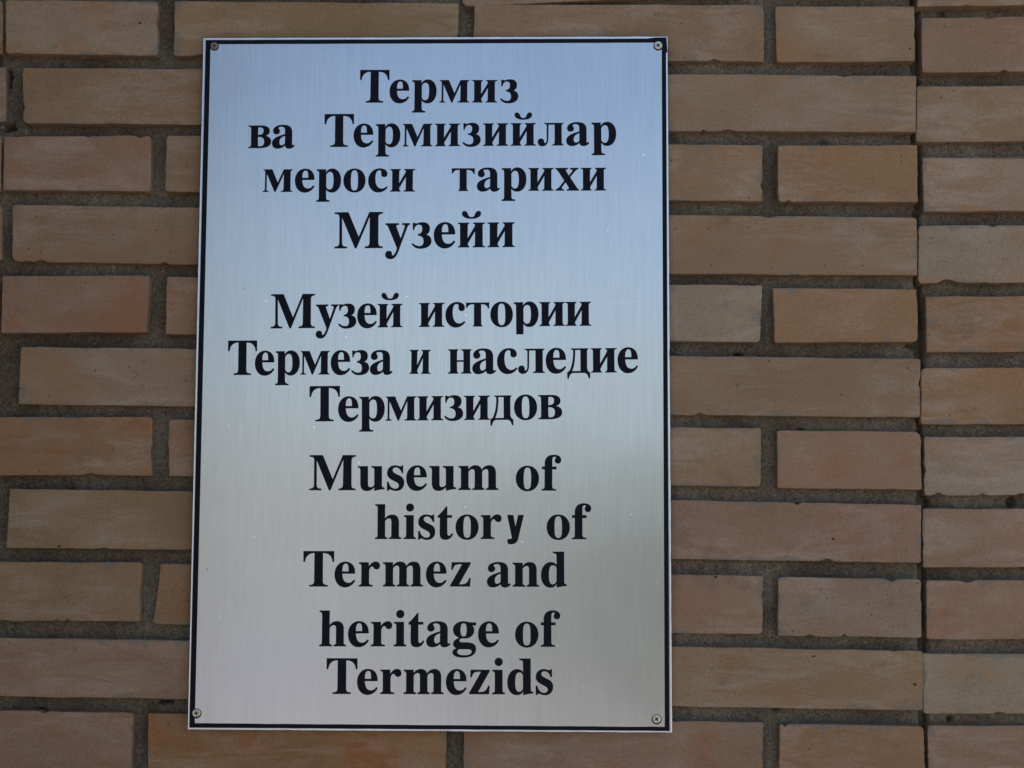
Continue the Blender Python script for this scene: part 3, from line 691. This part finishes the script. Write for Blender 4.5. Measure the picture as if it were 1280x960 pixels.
# black border line, a mitred band
def border():
    y = -.00012; V = []; F = []
    rnd = random.Random(11)
    O, I, K = SIGN_OUTER, SIGN_INNER, SIGN_CORNER
    n = 40
    for i in range(4):
        a, b = Vector(O[i]), Vector(O[(i + 1) % 4]); c, d = Vector(I[i]), Vector(I[(i + 1) % 4])
        for k in range(n):
            t = k / n
            j1, j2 = rnd.gauss(0, .00005), rnd.gauss(0, .00005)
            p = a.lerp(b, t); q = c.lerp(d, t)
            V.append((p.x, y, p.y + (j1 if i % 2 == 0 else 0))); V.append((q.x, y, q.y + (j2 if i % 2 == 0 else 0)))
    N = 4 * n
    for i in range(N):
        j = (i + 1) % N
        F.append((2 * i, 2 * i + 1, 2 * j + 1, 2 * j))
    n0 = len(V)
    ys = y - .00004
    for p in K + [[O[1][0] - .0008, K[3][1]], [O[1][0] - .0008, O[1][1] - .0008], [K[0][0], O[1][1] - .0008]]:
        V.append((p[0], ys, p[1]))
    F.append(tuple(n0 + i for i in (0, 1, 2, 3, 4, 5, 6)))
    return mesh_obj('border', V, F, M_INK, sign)
border()

# lettering
def parse(path):
    tok = []
    num = ''
    for ch in path.replace('Z', ''):
        if ch in 'MLC':
            if num.strip(): tok[-1][1].extend(float(v) for v in num.split())
            num = ''; tok.append((ch, []))
        else: num += ch
    if num.strip(): tok[-1][1].extend(float(v) for v in num.split())
    pts = []; cur = None
    for c, a in tok:
        if c == 'M': cur = (a[0], a[1]); pts.append(cur)
        elif c == 'L': cur = (a[0], a[1]); pts.append(cur)
        else:
            p0 = cur; p1, p2, p3 = (a[0], a[1]), (a[2], a[3]), (a[4], a[5])
            for k in range(1, 7):
                t = k / 6; u = 1 - t
                pts.append(tuple(u ** 3 * p0[i] + 3 * u * u * t * p1[i] + 3 * u * t * t * p2[i] + t ** 3 * p3[i] for i in (0, 1)))
            cur = p3
    out = []
    for p in pts:
        if not out or abs(p[0] - out[-1][0]) + abs(p[1] - out[-1][1]) > .8: out.append(p)
    if abs(out[0][0] - out[-1][0]) + abs(out[0][1] - out[-1][1]) < .8: out.pop()
    return out
def embolden(splines, d):
    def area(p): return sum(p[i - 1][0] * p[i][1] - p[i][0] * p[i - 1][1] for i in range(len(p))) / 2
    def inside(pt, poly):
        c = False
        for i in range(len(poly)):
            (x1, y1), (x2, y2) = poly[i - 1], poly[i]
            if (y1 > pt[1]) != (y2 > pt[1]) and pt[0] < (x2 - x1) * (pt[1] - y1) / (y2 - y1) + x1: c = not c
        return c
    out = []
    for k, p in enumerate(splines):
        hole = any(j != k and abs(area(q)) > abs(area(p)) and inside(p[0], q) for j, q in enumerate(splines))
        sg = (1 if area(p) > 0 else -1) * (-1 if hole else 1)
        n = len(p); o = []
        for i in range(n):
            a, b, c = p[i - 1], p[i], p[(i + 1) % n]
            e1 = Vector((b[0] - a[0], b[1] - a[1])).normalized(); e2 = Vector((c[0] - b[0], c[1] - b[1])).normalized()
            m = Vector((e1.y + e2.y, -e1.x - e2.x))
            m = m.normalized() if m.length > .3 else Vector((e1.y, -e1.x))
            o.append((b[0] + m.x * d * sg, b[1] + m.y * d * sg))
        out.append(o)
    return out
GL = {k: embolden([parse(s) for s in v], 4.5) for k, v in GLYPHS.items()}
ADV_GAP = 34.0
LINE_TEXT = ['Термиз', 'ва Термизийлар', 'мероси тарихи', 'Музейи', 'Музей истории', 'Термеза и наследие', 'Термизидов',
             'Museum of', 'history of', 'Termez and', 'heritage of', 'Termezids']
def text_line(idx, word):
    cu = bpy.data.curves.new('lettering', 'CURVE')
    cu.dimensions = '2D'; cu.fill_mode = 'BOTH'; cu.extrude = .00006
    rnd = random.Random(50 + idx)
    for ln, txt, (x0, z0, x1, z1), cap in WORDS:
        if (ln, txt) != (idx, word): continue
        s = cap / 676.0
        L = math.hypot(x1 - x0, z1 - z0) / s
        boxes = []
        for ch in txt:
            g = GL[SAME_GLYPH.get(ch, ch)]
            xs = [p[0] for sp in g for p in sp]
            boxes.append((g, min(xs), max(xs)))
        tot = sum(b[2] - b[1] for b in boxes)
        # optical kerning: letters under the arm of T tuck in
        kern = [0] * len(txt)
        for i in range(1, len(txt)):
            if txt[i - 1] in 'TТ': kern[i] = -52
            if txt[i - 1] == 'r' and txt[i] in 'iyme': kern[i] = -6
            if txt[i - 1] == 'f': kern[i] = -20
            if txt[i] in 'лд' and txt[i - 1] not in 'ес': kern[i] = -10
            if txt[i - 1] in 'уy': kern[i] = -16
            if txt[i - 1] in 'оесoec' and txt[i] in 'оесoec': kern[i] = 12
        gap = (L - tot - sum(kern)) / max(1, len(txt) - 1)
        sx = 1.0
        if len(txt) == 1: sx = L / tot
        if gap < 14 and len(txt) > 1:
            sx = (L - sum(kern) - 14 * (len(txt) - 1)) / tot; gap = 14
        ux, uz = (x1 - x0) / L, (z1 - z0) / L
        pen = 0.0
        for i, (g, a, b) in enumerate(boxes):
            pen += kern[i]
            dj = rnd.uniform(-3, 3) if 0 < i < len(boxes) - 1 else 0
            for sp in g:
                spl = cu.splines.new('POLY')
                spl.points.add(len(sp) - 1)
                for k, (px, py) in enumerate(sp):
                    X = pen + (px - a) * sx + dj; Y = py
                    spl.points[k].co = (x0 + ux * X - uz * Y, z0 + uz * X + ux * Y, 0, 1)
                spl.use_cyclic_u = True
            pen += (b - a) * sx + gap
    ob = bpy.data.objects.new('tmp', cu)
    COL.objects.link(ob)
    dg = bpy.context.evaluated_depsgraph_get()
    me = bpy.data.meshes.new_from_object(ob.evaluated_get(dg))
    me.name = 'lettering'
    COL.objects.unlink(ob); bpy.data.objects.remove(ob); bpy.data.curves.remove(cu)
    me.transform(Matrix(((1, 0, 0, 0), (0, 0, -1, -.00012), (0, 1, 0, 0), (0, 0, 0, 1))))
    me.materials.clear(); me.materials.append(M_INK)
    o = bpy.data.objects.new('lettering', me)
    COL.objects.link(o); o.parent = sign
    o['label'] = 'black lettering "%s" in the line "%s"' % (word.replace('P', 'р').replace('Y', 'y'), LINE_TEXT[idx])
for wd in WORDS: text_line(wd[0], wd[1])

# screws: dished washer head with a cross recess
def screw(p, r, rot, mat, lab):
    V = []; F = []; n = 28
    prof = [(1.0, .0), (1.0, -.00055), (.93, -.0010), (.78, -.00125), (.62, -.0011), (.0, -.0011)]
    for (q, y) in prof[:-1]:
        for i in range(n):
            a = 2 * math.pi * i / n
            V.append((r * q * math.cos(a), y, r * q * math.sin(a)))
    m = len(prof) - 1
    for k in range(m - 1):
        for i in range(n):
            j = (i + 1) % n
            F.append((k * n + i, k * n + j, (k + 1) * n + j, (k + 1) * n + i))
    F.append(tuple(range((m - 1) * n, m * n)))
    o = mesh_obj('screw', V, F, mat, sign, (p[0], 0, p[1]))
    if lab: o['label'] = lab
    # cross recess drawn as a dark shape on the head
    L, w = r * .56, r * .17
    C = [(L, w * .7), (w, w), (w * .7, L), (-w * .7, L), (-w, w), (-L, w * .7), (-L, -w * .7), (-w, -w), (-w * .7, -L), (w * .7, -L), (w, -w), (L, -w * .7)]
    ca, sa = math.cos(rot), math.sin(rot)
    C = [(x * ca - z * sa, x * sa + z * ca) for x, z in C]
    V = [(x, -.00114, z) for x, z in C] + [(x * .8, -.00118, z * .8) for x, z in C]
    F = [(i, (i + 1) % 12, 12 + (i + 1) % 12, 12 + i) for i in range(12)] + [tuple(range(12, 24))]
    rc = mesh_obj('cross_recess', V, F, M_SLOT, o)
    # dark ring around the head, set lower so more shows below
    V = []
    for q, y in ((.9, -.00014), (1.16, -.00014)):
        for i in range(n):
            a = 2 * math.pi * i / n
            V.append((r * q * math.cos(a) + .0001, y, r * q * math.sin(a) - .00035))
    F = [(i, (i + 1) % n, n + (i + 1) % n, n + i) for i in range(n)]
    mesh_obj('head_ring', V, F, M_SLOT, o)
S = SIGN_SCREWS
screw(S[0], .0033, .1, M_RUST, 'dull brown rusted screw in the corner')
screw(S[1], .0036, .35, M_SCREW, 'bright zinc screw over the blackened corner')
screw(S[2], .0036, .55, M_SCREW, None)
screw(S[3], .0036, .2, M_SCREW, None)
